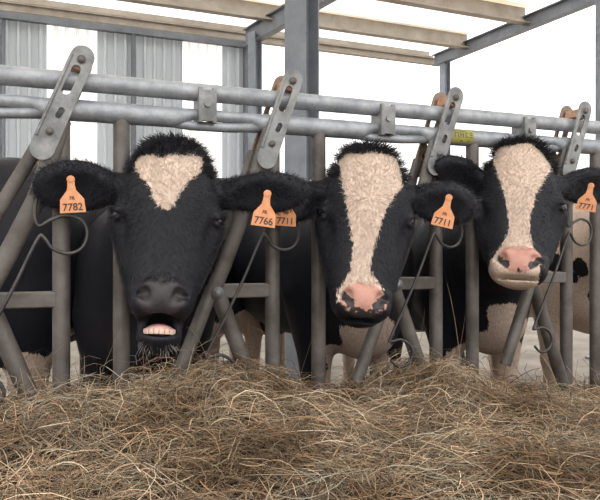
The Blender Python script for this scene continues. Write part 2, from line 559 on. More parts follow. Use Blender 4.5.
def make_cow(name, label, group, H, W, head_dir, hw_, ears, mouth=0.0, pats=None, blobs=(), pink=None,
             lean=0.0, neck_via=None, fine=0.0052, coarse=0.021):
    """W: ground point under the withers; head_dir: the way the body faces; hw_: height at the withers"""
    f = Vector((head_dir[0], head_dir[1], 0)).normalized()
    l = Vector((f.y, -f.x, 0))
    z = Vector((0, 0, 1))
    B = np.array([l, f, z])
    k = hw_ / 1.38
    W = Vector((W[0], W[1], 0))
    def P(a, b, c): return W + l * (a * k) + f * (b * k) + z * (c * k)
    pts = [P(-.4, -1.75, 0), P(.4, -1.75, 1.5), P(.4, .4, 0), P(-.4, .4, 1.5)]
    for E in ears: pts += [E['tip'] + Vector((.04, .04, .1)), E['tip'] - Vector((.04, .04, .1))]
    hc = [H.w(x, q, u) for x in (-.2, .2) for q in (-.26, .06) for u in (-.4, .24)]
    hb = hc + [E['tip'] + E['e2'] * s * .09 for E in ears for s in (-1, 1)]
    allp = pts + hb
    axes = []
    for a in range(3):
        lo = min(p[a] for p in allp) - .06; hi = max(p[a] for p in allp) + .06
        flo = min(p[a] for p in hb) - .01; fhi = max(p[a] for p in hb) + .01
        A = list(np.arange(flo, fhi, fine))
        step = fine; v = flo
        left = []
        while v > lo:
            step = min(step * 1.15, coarse); v -= step; left.append(v)
        step = fine; v = A[-1]; right = []
        while v < hi:
            step = min(step * 1.15, coarse); v += step; right.append(v)
        axes.append(np.array(left[::-1] + A + right))
    fd = Field(*axes)
    def ell(c, r, kk=.08): fd.ell(P(*c), B, [q * k for q in r], kk)
    def cap(a, b, ra, rb, kk=.06): fd.cap(P(*a), P(*b), ra * k, rb * k, kk)
    # trunk
    ell((0, -.12, .98), (.25, .40, .35)); ell((0, -.70, .94), (.33, .62, .37)); ell((0, -1.28, 1.06), (.26, .34, .29))
    cap((0, .0, 1.29), (0, -.75, 1.27), .085, .085); cap((0, -.75, 1.27), (0, -1.45, 1.31), .085, .10)
    for s in (-1, 1):
        ell((s * .17, .02, .95), (.10, .19, .30)); ell((s * .20, -1.30, 1.22), (.09, .16, .08))
        # front leg
        cap((s * .17, .05, .86), (s * .155, .06, .45), .105, .055); cap((s * .155, .06, .45), (s * .155, .05, .12), .050, .040, .03)
        ell((s * .155, .065, .44), (.058, .06, .06), .03); cap((s * .155, .05, .12), (s * .155, .09, .045), .048, .052, .02)
        # hind leg: thigh, hock pointing back, upright shank
        cap((s * .17, -1.28, .98), (s * .16, -1.20, .70), .17, .10); cap((s * .16, -1.20, .70), (s * .145, -1.44, .52), .095, .055, .04)
        cap((s * .145, -1.44, .52), (s * .145, -1.40, .13), .050, .042, .03); cap((s * .145, -1.40, .13), (s * .145, -1.35, .045), .048, .052, .02)
    ell((0, .17, .80), (.15, .20, .20)); ell((0, -1.12, .62), (.17, .20, .14), .05)
    cap((0, -1.60, 1.26), (0, -1.70, .95), .035, .025, .03); cap((0, -1.70, .95), (0, -1.68, .52), .022, .035, .03)
    # neck: crest above, throat below, narrow where it passes the fence
    v1 = H.w(0, -.16, .10); v2 = H.w(0, -.20, -.03)
    n1, n2 = (neck_via if neck_via else ((v1 + P(0, .02, 1.22)) / 2, (v2 + P(0, .16, .98)) / 2))
    fd.cap(v1, n1, .075, .085, .06); fd.cap(v2, n2, .078, .095, .06)
    m1 = (v1 + v2) / 2; m2 = (n1 + n2) / 2
    fd.cap(m1, m2, .085, .098, .06)
    fd.cap(n1, P(0, .0, 1.20), .085, .15 * k, .08); fd.cap(n2, P(0, .14, .96), .095, .19 * k, .08)
    fd.cap(m2, P(0, .05, 1.06), .098, .19 * k, .08)
    head_prims(fd, H, mouth)
    for E in ears: ear_prims(fd, E)
    # floor contact
    S = fd.sl((-99, -99, -1), (99, 99, .08))
    V, Q = fd.mesh()
    V[:, 2] = np.maximum(V[:, 2], 0.002)
    me = np_mesh(name, V, Q, [M_COAT])
    lo = H.local(V)
    xu = lo[:, (0, 2)]
    white = np.full(len(V), -1.0)
    near = (np.abs(lo[:, 0]) < .25) & (lo[:, 1] > -.13) & (lo[:, 1] < .2) & (lo[:, 2] > -.45) & (lo[:, 2] < .32)
    for poly in (pats or []):
        pl = [H.px(*p) for p in poly]
        white[near] = np.maximum(white[near], np.minimum(poly_sd(xu[near], pl), lo[near, 1] + .13))
    for c, r in blobs:
        c = np.array(P(*c)) if not isinstance(c, Vector) else np.array(c)
        dd = (r - np.linalg.norm(V - c, axis=1))
        lump = 0.05 * np.sin(V[:, 0] * 23 + V[:, 2] * 17) * np.sin(V[:, 1] * 19 - V[:, 2] * 13 + 1)
        white = np.maximum(white, np.clip((dd + lump) * .5, -1, .3))
    skin = np.full(len(V), -1.0)
    u0 = -.230 * H.ln
    e = np.sqrt((lo[:, 0] / (.068 * H.mw)) ** 2 + ((lo[:, 2] - u0) / .047) ** 2)
    skin[near] = np.minimum((1 - e[near]) * .05, lo[near, 1] + .045)
    pk = np.full(len(V), -1.0)
    if pink is not None:
        pk = pink(lo[:, 0], lo[:, 2] - u0)
    for sg in (-1, 1):                          # dark inside the nostrils
        a_ = np.array(H.w(sg * .038, .010, -.238)); b_ = np.array(H.w(sg * .062, -.004, -.218))
        t_ = np.clip(((V - a_) @ (b_ - a_)) / ((b_ - a_) @ (b_ - a_)), 0, 1)
        dn = np.linalg.norm(V - a_ - t_[:, None] * (b_ - a_), axis=1) - .0125 * H.sc
        pk = np.where(dn < .012, np.minimum(pk, dn * 4), pk)
    dirt = np.clip((0.75 - V[:, 2]) * .8, 0, .3)
    for nm, val in (('white_d', white), ('skin_d', skin), ('pink_d', pk), ('dirt_d', dirt)):
        a = me.attributes.new(nm, 'FLOAT', 'POINT'); a.data.foreach_set('value', val.astype(np.float32))
    o = bpy.data.objects.new(name, me)
    COL.objects.link(o)
    tag(o, label, 'cow', group)
    # eyes
    for s in (-1, 1):
        bm = bmesh.new()
        bmesh.ops.create_uvsphere(bm, u_segments=24, v_segments=16, radius=.0195 * H.sc)
        bmesh.ops.translate(bm, verts=bm.verts[:], vec=H.w(s * .122, -.060, .002))
        obj('eye', bm, M_EYE, o)
    return o


def hair_tuft(parent, name, roots, dirs, lens, mat, r=0.0011, sag=0.3, seed=0, seg=5):
    bm = bmesh.new()
    rn = random.Random(seed)
    for p, dr, ln in zip(roots, dirs, lens):
        pts = []
        q = Vector(p); v = Vector(dr).normalized()
        jit = Vector((rn.uniform(-1, 1), rn.uniform(-1, 1), rn.uniform(-1, 1))) * .35
        for i in range(seg):
            pts.append(q.copy())
            v = (v + jit / seg + Vector((0, 0, -sag / seg))).normalized()
            q = q + v * (ln / (seg - 1))
        tube(bm, pts, [r * (1 - .85 * i / (seg - 1)) for i in range(seg)], 4)
    return obj(name, bm, mat, parent)


def ear_tag(parent, E, px, py, D, txt, small, roll=0.0, yaw=0.0, size=1.0):
    """orange flag tag: shoulders, neck and a stud; hangs under its ear facing the alley"""
    w, h, nk = .032 * size, .053 * size, .009 * size
    ol = [(-w, -h), (w, -h), (w * .92, -.018 * size), (w * .35, .006 * size), (nk, .020 * size), (nk, .030 * size)]
    for a in range(0, 181, 30):
        ol.append((.0105 * size * math.cos(math.radians(a)), .034 * size + .0105 * size * math.sin(math.radians(a))))
    ol += [(-nk, .030 * size), (-nk, .020 * size), (-w * .35, .006 * size), (-w * .92, -.018 * size)]
    c = at(px, py, D)
    view = (Vector((0, 0, CAM)) - c).normalized()
    x = Vector((0, 0, 1)).cross(view).normalized(); x = Matrix.Rotation(math.radians(yaw), 3, 'Z') @ x
    n = x.cross(Vector((0, 0, 1))).normalized()
    Rr = Matrix.Rotation(math.radians(roll), 3, n)
    x = Rr @ x; y = Rr @ Vector((0, 0, 1))
    place = lambda a, b, t: c + x * a + y * (b + .012 * size) + n * t
    bm = curve_plate(ol, [], .0022, place)
    # stud
    st = place(0, .034 * size, 0)
    tube(bm, [st + n * -.004, st + n * .005], .0065 * size, 12)
    for f in bm.faces: f.material_index = 0
    for t_, sz, yy in ((txt, .027 * size, -.039 * size), (small, .013 * size, -.015 * size)):
        if not t_: continue
        tm = text_mesh(t_, sz)
        b2 = bmesh.new(); b2.from_mesh(tm); bpy.data.meshes.remove(tm)
        mp = {}
        for v in b2.verts: mp[v] = bm.verts.new(place(v.co.x * .92, v.co.y + yy, v.co.z + .0018))
        for fc in b2.faces:
            try:
                nf = bm.faces.new([mp[v] for v in fc.verts]); nf.material_index = 1
            except ValueError: pass
        b2.free()
    o = obj('ear_tag', bm, None, parent, smooth=False, mats=[M_TAG, M_INK])
    o['label'] = 'orange ear tag with dark digits'
    return o


# ================================================================== CAMERA, LIGHT
cam = bpy.data.cameras.new('camera')
cam.sensor_width = 36; cam.lens = 36; cam.shift_y = -(250 - HOR) / 600.0
cam.clip_start = 0.05; cam.clip_end = 300
co = bpy.data.objects.new('camera', cam); COL.objects.link(co)
co.location = (0, 0, CAM); co.rotation_euler = (math.radians(90), 0, 0)
SC.camera = co

wd = bpy.data.worlds.new('overcast_sky'); SC.world = wd
wd.use_nodes = True
bg = wd.node_tree.nodes['Background']
# overcast sky: about three times brighter overhead than at the horizon
wn, wl = wd.node_tree.nodes, wd.node_tree.links
wt = wn.new('ShaderNodeTexCoord'); wx = wn.new('ShaderNodeSeparateXYZ'); wr = wn.new('ShaderNodeMapRange')
wl.new(wt.outputs['Generated'], wx.inputs['Vector']); wl.new(wx.outputs['Z'], wr.inputs['Value'])
wr.inputs['From Min'].default_value = 0.0; wr.inputs['From Max'].default_value = 0.9
wr.inputs['To Min'].default_value = SKY_LOW; wr.inputs['To Max'].default_value = SKY_HIGH
wl.new(wr.outputs['Result'], bg.inputs['Strength'])
bg.inputs['Color'].default_value = (1.0, 0.985, 0.965, 1)

SC.view_settings.view_transform = 'Standard'
SC.view_settings.look = 'None'
SC.view_settings.exposure = 0.0
SC.view_settings.gamma = 1.0
SC.view_settings.use_curve_mapping = False


# ================================================================== SETTING
def structure(o):
    o['kind'] = 'structure'
    return o


def wp(s, n, z):
    """barn frame: s along the fence direction, n away from the camera"""
    return D3 * s + N3 * n + Z3 * z


bm = bmesh.new(); box(bm, wp(0, 6, -.06), FAX, (14, 14, .06)); structure(obj('floor', bm, M_CONC, smooth=False))
bm = bmesh.new(); box(bm, (0, 10, -.25), WAX, (70, 70, .12)); structure(obj('ground', bm, M_GROUND, smooth=False))
# raised feed alley with the kerb the fence stands on
bm = bmesh.new(); box(bm, wp(0, CN - 2.06, .12), FAX, (9, 2.0, .12)); structure(obj('floor_alley', bm, M_CONC, smooth=False))
bm = bmesh.new(); box(bm, wp(0, CN, .21), FAX, (9, .065, .21), .012); structure(obj('trim_kerb', bm, M_CONC, smooth=False))

NW = 10.0                       # rear wall distance
RH = CAM + 3.2                  # eave height
s_of = lambda px: (NW / (DX - DY * (px - 300) / F)) * ((px - 300) / F * DX + DY)
ZW = RH - .06
panels = [(-140, 47), (97, 182), (222, 247)]


def corrugated(bm, s0, s1, z0, z1, n):
    pitch, dep = .155, .055
    prof = []
    s = s0
    while s < s1:
        for a, b in ((0, 0), (.55, 0), (.68, 1), (.87, 1)):
            if s + a * pitch < s1: prof.append((s + a * pitch, n - b * dep))
        s += pitch
    prof.append((s1, n))
    lo = [bm.verts.new(wp(a, b, z0)) for a, b in prof]; hi = [bm.verts.new(wp(a, b, z1)) for a, b in prof]
    lo2 = [bm.verts.new(wp(a, b + .006, z0)) for a, b in prof]; hi2 = [bm.verts.new(wp(a, b + .006, z1)) for a, b in prof]
    for i in range(len(prof) - 1):
        bm.faces.new((lo[i], lo[i + 1], hi[i + 1], hi[i])); bm.faces.new((lo2[i + 1], lo2[i], hi2[i], hi2[i + 1]))
        bm.faces.new((hi[i], hi[i + 1], hi2[i + 1], hi2[i]))


bm = bmesh.new()
for a, b in panels: corrugated(bm, s_of(a), s_of(b), .02, ZW, NW)
structure(obj('wall_rear', bm, M_WALL, smooth=False))
for i, (a, b) in enumerate(((47, 97), (182, 222))):
    bm = bmesh.new(); corrugated(bm, s_of(a) + .01, s_of(b) - .01, .02, ZW, NW + .012)
    structure(obj('window_%d' % (i + 1), bm, M_SKYLIGHT, smooth=False))
# wall posts, top rail and mid rail
bm = bmesh.new()
box(bm, wp((s_of(-140) + s_of(248)) / 2, NW - .09, ZW + .0), FAX, ((s_of(248) - s_of(-140)) / 2, .05, .05))
structure(obj('trim_wall_top', bm, M_BEAM, smooth=False))
for i, (p, hwid) in enumerate(((133, .035), (0, .03), (-70, .035))):
    bm = bmesh.new(); box(bm, wp(s_of(p), NW - .085, ZW / 2), FAX, (hwid, .035, ZW / 2)); structure(obj('trim_wall_post', bm, M_BEAM, smooth=False))
bm = bmesh.new(); box(bm, wp(s_of(246), NW - .02, ZW / 2), FAX, (.05, .07, ZW / 2)); structure(obj('trim_wall_corner', bm, M_BEAM, smooth=False))

# roof: ribs of translucent and opaque sheet on purlins
S0, S1 = -9.0, 7.1
RN0, RN1 = .3, NW + .35
ZR = RH + .34
strips = [(RN1, 9.1, 1), (9.1, 8.85, 0), (8.85, 7.65, 1), (7.65, 7.35, 0), (7.35, 6.15, 1), (6.15, 5.85, 0), (5.85, 4.6, 1), (4.6, 3.2, 0), (3.2, 2.4, 1), (2.4, RN0, 0)]
bms = [bmesh.new(), bmesh.new()]
for a, b, t in strips:
    box(bms[t], wp((S0 + S1) / 2, (a + b) / 2, ZR), FAX, ((S1 - S0) / 2, (a - b) / 2 + .0, .012))
structure(obj('ceiling', bms[0], M_ROOF, smooth=False))
structure(obj('ceiling_skylight', bms[1], M_SKYLIGHT, smooth=False))
for nn in (NW + .12, 8.95, 7.5, 6.0, 4.5, 3.0, 1.5, .4):
    bm = bmesh.new()
    hgt = .13 if nn < NW else .06
    zc = ZR - .02 - hgt
    # Z-section purlin: web and two flanges
    box(bm, wp((S0 + S1) / 2, nn, zc), FAX, ((S1 - S0) / 2, .012, hgt))
    box(bm, wp((S0 + S1) / 2, nn - .06, zc - hgt), FAX, ((S1 - S0) / 2, .07, .012))
    box(bm, wp((S0 + S1) / 2, nn + .06, zc + hgt - .004), FAX, ((S1 - S0) / 2, .07, .010))
    structure(obj('beam_purlin', bm, M_PURLIN, smooth=False))


def ibeam(bm, a, b, up, h, w, t=.018):
    a, b = Vector(a), Vector(b)
    ax = (b - a).normalized(); side = ax.cross(up).normalized(); upv = side.cross(ax).normalized()
    c = (a + b) / 2; L = (b - a).length / 2
    box(bm, c, (ax, side, upv), (L, t / 2, h / 2))
    for s in (-1, 1): box(bm, c + upv * (s * h / 2), (ax, side, upv), (L, w / 2, t / 2))


# eave beam at the back, side rafter on the right, portal rafter and columns
bm = bmesh.new(); ibeam(bm, wp(S0, NW + .0, RH + .10), wp(7.16, NW + .0, RH + .10), Z3, .12, .10); structure(obj('beam_eave', bm, M_PURLIN, smooth=False))
c1 = at(437, 64, 11.75); c2 = at(597, 0, 8.46)
dv = (c2 - c1)
bm = bmesh.new(); ibeam(bm, c1 - dv * .02 + Z3 * .08, c1 + dv * 2.9 + Z3 * .08, Z3, .20, .14); structure(obj('beam_side', bm, M_BEAM, smooth=False))
r1 = at(246, 36, 10.2); r2 = at(330, -18, 8.1)
dv = r2 - r1; dv.z = 0
r1.z = RH - .0
bm = bmesh.new(); ibeam(bm, r1 + Z3 * .0, r1 + dv * 4.4, Z3, .28, .14); structure(obj('beam_rafter', bm, M_BEAM, smooth=False))


def hcolumn(name, x, y, z0, z1, w, dpt, m, rot):
    bm = bmesh.new()
    u = Vector((math.cos(rot), math.sin(rot), 0)); v = Vector((-math.sin(rot), math.cos(rot), 0))
    c = Vector((x, y, (z0 + z1) / 2)); h = (z1 - z0) / 2
    box(bm, c, (u, v, Z3), (w / 2 - .01, .008, h))
    for s in (-1, 1): box(bm, c + u * (s * (w / 2 - .008)), (u, v, Z3), (.008, dpt / 2, h))
    box(bm, Vector((x, y, z0 + .012)), (u, v, Z3), (w / 2 + .06, dpt / 2 + .06, .012))
    return structure(obj(name, bm, m, smooth=False))


p = at(255, 227, 9.85); hcolumn('column_rear', p.x, p.y, 0, RH - .02, .17, .16, M_COLUMN, TH + .5)
p = at(445, 227, 11.6); hcolumn('column_corner', p.x, p.y, 0, RH + .0, .15, .15, M_COLUMN, TH)
p = at(302, 227, 4.75); hcolumn('column_middle', p.x, p.y, 0, ZR - .3, .215, .19, M_COLUMN, TH + .62)
p = at(607, 227, 5.2); hcolumn('column_side', p.x, p.y, 0, ZR - .3, .14, .13, M_COLUMN, TH + .2)


# ================================================================== FEED FENCE
PITCH = 0.6135
fence = empty('feed_fence', fp(0.6, .42))
tag(fence, 'grey galvanised steel headlock feed fence the cows put their heads through', 'feed fence')
ZT, ZL = CAM + .400, CAM + .321
R_T, R_L = .0262, .0300
SA, SB = -2.3, 3.4

bm = bmesh.new(); tube(bm, [fp(SA + (SB - SA) * i / 40, ZT) for i in range(41)], R_T, 24)
obj('top_rail', bm, M_GALV, fence)

sA2 = px2sz(272.5, 230)[0]                     # first post of the second bay
dB = px2sz(318.5, 230)[0] - sA2
REF = lambda px, py, off=0.0: (px2sz(px, py, off)[0] - sA2, px2sz(px, py, off)[1])
bays = list(range(-3, 4))                      # bay 0 is the one between the first and second cow
top_s, _ = REF(287, 83)
pivot = REF(213, 291)

# lower rail: full round pipe right of each arm; left of the arm a slimmer pipe over a release rod
bm = bmesh.new()
seg_pts = []
n_ = 400
for i in range(n_ + 1):
    s = SA + (SB - SA) * i / n_
    seg_pts.append(s)
ph = [((s - (sA2 + REF(262, 120)[0])) / PITCH) % 1.0 for s in seg_pts]
def slim(t):                                    # 1 on the stretch left of an arm
    return max(0.0, min(1.0, (t - .56) / .08)) * max(0.0, min(1.0, (1.0 - t) / .05))
pts = []; rad = []
for s, t in zip(seg_pts, ph):
    q = slim(t)
    pts.append(fp(s, ZL + q * (.012), 0.0)); rad.append(R_L * (1 - .42 * q))
tube(bm, pts, rad, 24)
obj('lower_rail', bm, M_GALV, fence)

posts = [(sA2 + k * PITCH + o) for k in bays for o in (0, dB)]
for s in posts:
    bm = bmesh.new()
    tube(bm, [fp(s, .42), fp(s, .43), fp(s, ZL - R_L * .55)], .0232, 20)
    box(bm, fp(s, .426), FAX, (.05, .05, .006))
    sharp(obj('post', bm, M_POST, fence))


def slot(x0, y0, x1, y1, r, n=8):
    """stadium outline from one end to the other"""
    a = math.atan2(y1 - y0, x1 - x0)
    out = []
    for i in range(n + 1):
        t = a + math.pi / 2 + math.pi * i / n; out.append((x0 + r * math.cos(t), y0 + r * math.sin(t)))
    for i in range(n + 1):
        t = a - math.pi / 2 + math.pi * i / n; out.append((x1 + r * math.cos(t), y1 + r * math.sin(t)))
    return out


for k in bays:
    s0 = sA2 + k * PITCH
    def Q(px, py, off=0.0):
        ds, z = REF(px, py, off)
        return fp(s0 + ds, z, off)
    # release rod under the slim stretch
    bm = bmesh.new()
    sE = s0 + REF(259, 120)[0]
    tube(bm, [fp(sE - .275, ZL - .016, 0), fp(sE - .21, ZL - .0215, 0), fp(sE - .10, ZL - .0205, 0), fp(sE + .01, ZL - .013, 0)], [.014, .0140, .0145, .0155], 14)
    obj('release_rod', bm, M_GALV, fence)
    # crossbar between pivot and post
    a, b = Q(216, 291, 0), Q(266, 290, 0)
    bm = bmesh.new(); box(bm, (a + b) / 2, ((b - a).normalized(), N3, Z3), ((b - a).length / 2 + .012, .016, .021), .004)
    obj('crossbar', bm, M_POST, fence, smooth=False)
    # brace from the pivot to the foot of the post
    bm = bmesh.new()
    a, b = Q(217, 292), Q(252, 384)
    b = a + (b - a) * ((.43 - a.z) / (b.z - a.z))
    tube(bm, [a, b], .0245, 20)
    sharp(obj('brace', bm, M_POST, fence))
    # bracket that ties both rails
    bm = bmesh.new()
    c = Q(203, 101, 0)
    sc_ = REF(205, 101)[0] + s0
    for dsx in (-.021, .021):
        box(bm, fp(sc_ + dsx, (ZT + ZL) / 2 - .002, .0), FAX, (.006, .036, .052), .002)
    box(bm, fp(sc_, (ZT + ZL) / 2 - .004, .033), FAX, (.024, .004, .046), .002)
    tube(bm, [fp(sc_ - .002, (ZT + ZL) / 2, .035), fp(sc_ - .002, (ZT + ZL) / 2, .045)], .010, 10)
    sharp(obj('rail_bracket', bm, M_PLATE, fence))
    # locking arm
    arm = empty('locking_arm', Q(213, 291)); arm.parent = fence; arm.matrix_parent_inverse = Matrix.Translation(-fence.location)
    tp = Q(288, 82); bt = Q(262, 160)
    if k == -1: bt = Q(258, 160)
    ds_ = (tp - bt); Lp = ds_.length; up = ds_.normalized(); rt = up.cross(N3).normalized()
    if rt.dot(D3) < 0: rt = -rt
    wv = .031
    ol = slot(0, 0, 0, Lp, wv)
    holes = [slot(-.004, Lp * .62, -.002, Lp * .86, .0115), slot(.0, Lp * .97, .0, Lp * .975, .006),
             slot(.004, Lp * .36, .006, Lp * .42, .008)]
    for nm, off, mm, sh in (('front_plate', .043, M_PLATE, 0), ('rear_plate', -.046, M_RUST, 0)):
        pl = curve_plate(ol, holes, .006, lambda x, y, t: bt + up * y + rt * x - N3 * (off + t))
        # folded edge of the plate
        tube(pl, [bt + up * (Lp * .10) - rt * (wv - .004) - N3 * (off + .004), bt + up * (Lp * .98) - rt * (wv - .004) - N3 * (off + .004)], .0045, 8)
        obj(nm, pl, mm, arm, smooth=False)
    for t_, rr in ((.97, .011), (.18, .010)):
        bm = bmesh.new()
        c = bt + up * (Lp * t_)
        tube(bm, [c + N3 * .054, c - N3 * .052], rr, 14)
        obj('pin', bm, M_POST, arm)
    bm = bmesh.new()
    c = bt + up * (Lp * .93)
    box(bm, c, (rt, N3, up), (.017, .036, .017), .003)
    obj('spacer_block', bm, M_REDR, arm, smooth=False)
    # lower limbs of the arm: from the plates to the pivot, then below it
    if k == -1:
        A = [pf(62, 120, .020), pf(50, 160, .020), pf(36, 200, .022), pf(4, 262, .02), pf(-14, 294, .02)]
        B2 = [pf(42, 138, -.045), pf(22, 172, -.045), pf(-4, 214, -.045), pf(-17, 250, -.045), pf(-16, 290, -.035)]
    else:
        A = [Q(270, 130, .018), Q(252, 190, .020), Q(225, 262, .020), Q(213, 291, .02)]
        B2 = [Q(254, 152, -.045), Q(240, 196, -.040), Q(225, 240, -.03)]
    bm = bmesh.new(); tube(bm, A, .0245, 16, flat=(.55, N3)); sharp(obj('arm_tube', bm, M_POST, arm))
    bm = bmesh.new(); tube(bm, B2, .019, 16, flat=(.55, N3)); sharp(obj('arm_strut', bm, M_POST, arm))
    bm = bmesh.new()
    low = [Q(212, 288, .03), Q(196, 330, .03), Q(181, 368, .03)]
    low.append(low[-1] + (low[-1] - low[-2]) * .9)
    tube(bm, low, .021, 16); sharp(obj('arm_foot', bm, M_POST, arm))
    bm = bmesh.new(); c = Q(213, 291)
    tube(bm, [c - N3 * .062, c + N3 * .04], .012, 14); tube(bm, [c - N3 * .050, c - N3 * .056], .019, 14)
    obj('pivot_bolt', bm, M_PLATE, arm)
    # curled rod with an open loop at each end
    def rod_pts():
        t = []
        for q in ((262, 196), (259, 214), (262, 226), (271, 221), (283, 217), (295, 222), (299, 233), (295, 245), (285, 250), (273, 246), (266, 236), (261, 238),
                  (243, 280), (224, 320), (207, 354), (209, 357), (221, 355), (232, 361), (236, 372), (229, 383), (217, 386), (208, 379)):
            t.append(Q(q[0], q[1], .062))
        return t
    bm = bmesh.new(); tube(bm, catmull(rod_pts(), 5), .0048, 10); obj('curled_rod', bm, M_ROD, fence)

# yellow sticker wrapped on the lower rail
s1, s2 = px2sz(452, 139, .03)[0], px2sz(474, 141, .03)[0]
bm = bmesh.new()
rows = []
for i in range(13):
    a = math.radians(-52 + 104 * i / 12)
    r = R_L + .0012
    rows.append([bm.verts.new(fp(s, ZL + math.sin(a) * r, math.cos(a) * r)) for s in (s1, s2)])
for i in range(12): bm.faces.new((rows[i][0], rows[i][1], rows[i + 1][1], rows[i + 1][0]))
bmesh.ops.solidify(bm, geom=bm.faces[:], thickness=-.0008)
for f in bm.faces: f.material_index = 0
def glyph(u0, u1, a0, a1):
    r = R_L + .0026
    vs = []
    for a in (a0, (a0 + a1) / 2, a1):
        a = math.radians(a)
        vs.append([bm.verts.new(fp(s1 + (s2 - s1) * u, ZL + math.sin(a) * r, math.cos(a) * r)) for u in (u0, u1)])
    for i in range(2):
        f = bm.faces.new((vs[i][0], vs[i][1], vs[i + 1][1], vs[i + 1][0])); f.material_index = 1
for u0, u1, a0, a1 in ((.12, .16, -8, 26), (.26, .30, -8, 26), (.16, .26, 20, 26), (.36, .40, -8, 26), (.40, .48, 6, 12), (.48, .52, -8, 26), (.60, .72, 20, 26),
                       (.60, .64, -8, 26), (.60, .72, -8, -2), (.80, .92, 20, 26), (.80, .92, 6, 12), (.80, .92, -8, -2), (.10, .62, 33, 37), (.38, .50, -34, -26), (.72, .80, -34, -26)):
    glyph(u0, u1, a0, a1)
o = obj('sticker', bm, None, fence, smooth=False, mats=[M_STICK, M_STKINK]); o['label'] = 'worn yellow sticker with dark print on the lower rail'


# ================================================================== COWS
GROUP = 'black and white cows lined up behind the feed fence'
body_dir = (DY, -DX)                          # cows stand square to the fence


def surface(cow, H):
    me = cow.data; n = len(me.vertices)
    V = np.zeros(n * 3, np.float32); me.vertices.foreach_get('co', V); V = V.reshape(-1, 3).astype(float)
    N = np.zeros(n * 3, np.float32); me.vertices.foreach_get('normal', N); N = N.reshape(-1, 3).astype(float)
    w = np.zeros(n, np.float32); me.attributes['white_d'].data.foreach_get('value', w)
    return V, N, w, H.local(V) / H.sc


def strands(parent, name, P, D0, D1, L, r, mat, seg=4):
    """short tapering hairs: start along D0, bend over to D1"""
    t = np.linspace(0, 1, seg)[None, :, None]
    D0 = D0 / np.linalg.norm(D0, axis=1, keepdims=True); D1 = D1 / np.linalg.norm(D1, axis=1, keepdims=True)
    d = D0[:, None] * (1 - t) + D1[:, None] * t
    Q = P[:, None] + np.cumsum(d, 1) * (L[:, None, None] / seg) - d[:, :1] * (L[:, None, None] / seg)
    tn = d / np.linalg.norm(d, axis=2, keepdims=True)
    a = np.cross(tn, np.array([.31, .72, .62])); a /= np.linalg.norm(a, axis=2, keepdims=True) + 1e-9
    b = np.cross(a, tn)
    rr = r * (1 - .8 * t)
    ring = np.stack([Q + a * rr, Q + (-.5 * a + .87 * b) * rr, Q + (-.5 * a - .87 * b) * rr], 2)
    n = len(P)
    bi = (np.arange(n)[:, None] * seg + np.arange(seg - 1)[None]) * 3
    F_ = np.concatenate([np.stack([bi + x, bi + y, bi + 3 + y, bi + 3 + x], -1).reshape(-1, 4) for x, y in ((0, 1), (1, 2), (2, 0))])
    me = np_mesh(name, ring.reshape(-1, 3), F_, [mat])
    return link(bpy.data.objects.new(name, me), parent)


def forelock(cow, H, n, ln, seed):
    g = np.random.default_rng(seed)
    V, N, w, lo = surface(cow, H)
    ok = np.nonzero((np.abs(lo[:, 0]) < .105) & (lo[:, 1] > -.13) & (lo[:, 2] > (.135 - lo[:, 0] ** 2 * 3) * (.4 + .6 * H.ph)) & (lo[:, 2] < .30) & (w < .004))[0]
    i = g.choice(ok, n)
    R = H.R
    d0 = N[i] + g.normal(0, .25, (n, 3))
    x = lo[i, 0:1]
    d1 = R[0] * (x * 9 + g.normal(0, .4, (n, 1))) + R[1] * g.uniform(.2, .9, (n, 1)) + R[2] * g.uniform(-.5, .5, (n, 1))
    strands(cow, 'forelock', V[i], d0, d1, ln * g.uniform(.5, 1.2, n), .0013, M_HAIRB, 5)


def face_hair(cow, H, n, seed):
    g = np.random.default_rng(seed)
    V, N, w, lo = surface(cow, H)
    ok = np.nonzero((np.abs(lo[:, 0]) < .17) & (lo[:, 1] > -.14) & (lo[:, 2] > -.185 * H.ln) & (lo[:, 2] < .21 * H.ph))[0]
    for sg in (-1, 1):
        ec = (np.array(H.w(sg * .124, -.056, .002)))
        ok = ok[np.linalg.norm(V[ok] - ec, axis=1) > .030]
    i = g.choice(ok, n)
    x = lo[i, 0]; u = lo[i, 2] - .045
    ang = np.arctan2(u, x) + g.normal(0, .35, n) + .35 * np.sin(x * 60 + u * 40)
    fl = H.R[0] * np.cos(ang)[:, None] + H.R[2] * np.sin(ang)[:, None]
    fl = fl - N[i] * (fl * N[i]).sum(1, keepdims=True)
    d0 = N[i] * .55 + fl; d1 = N[i] * .12 + fl
    L = g.uniform(.009, .020, n)
    wt = w[i] > g.normal(0, .003, n)
    strands(cow, 'cream_face_hair', V[i][wt], d0[wt], d1[wt], L[wt], .0008, M_HAIRW)
    strands(cow, 'black_face_hair', V[i][~wt], d0[~wt], d1[~wt], L[~wt], .0007, M_HAIRB)


def ear_fringe(cow, H, E, n, seed):
    g = np.random.default_rng(seed)
    V, N, w, lo = surface(cow, H)
    q = V - np.array(E['b']); e1, e2, e3 = (np.array(E[k_]) for k_ in ('e1', 'e2', 'e3'))
    a = q @ e1 / E['L']; b = q @ e2 / E['hw']; c = q @ e3
    ok = np.nonzero((a > .22) & (a < 1.1) & (np.abs(b) < 1.15) & (np.abs(c) < .05))[0]
    i = g.choice(ok, n)
    d0 = N[i] + g.normal(0, .2, (n, 3)); d1 = N[i] * .4 + e1 * .6 - e2 * g.uniform(-.1, .7, (n, 1)) + g.normal(0, .3, (n, 3))
    strands(cow, 'ear_hair', V[i], d0, d1, g.uniform(.010, .026, n), .0008, M_HAIRB)


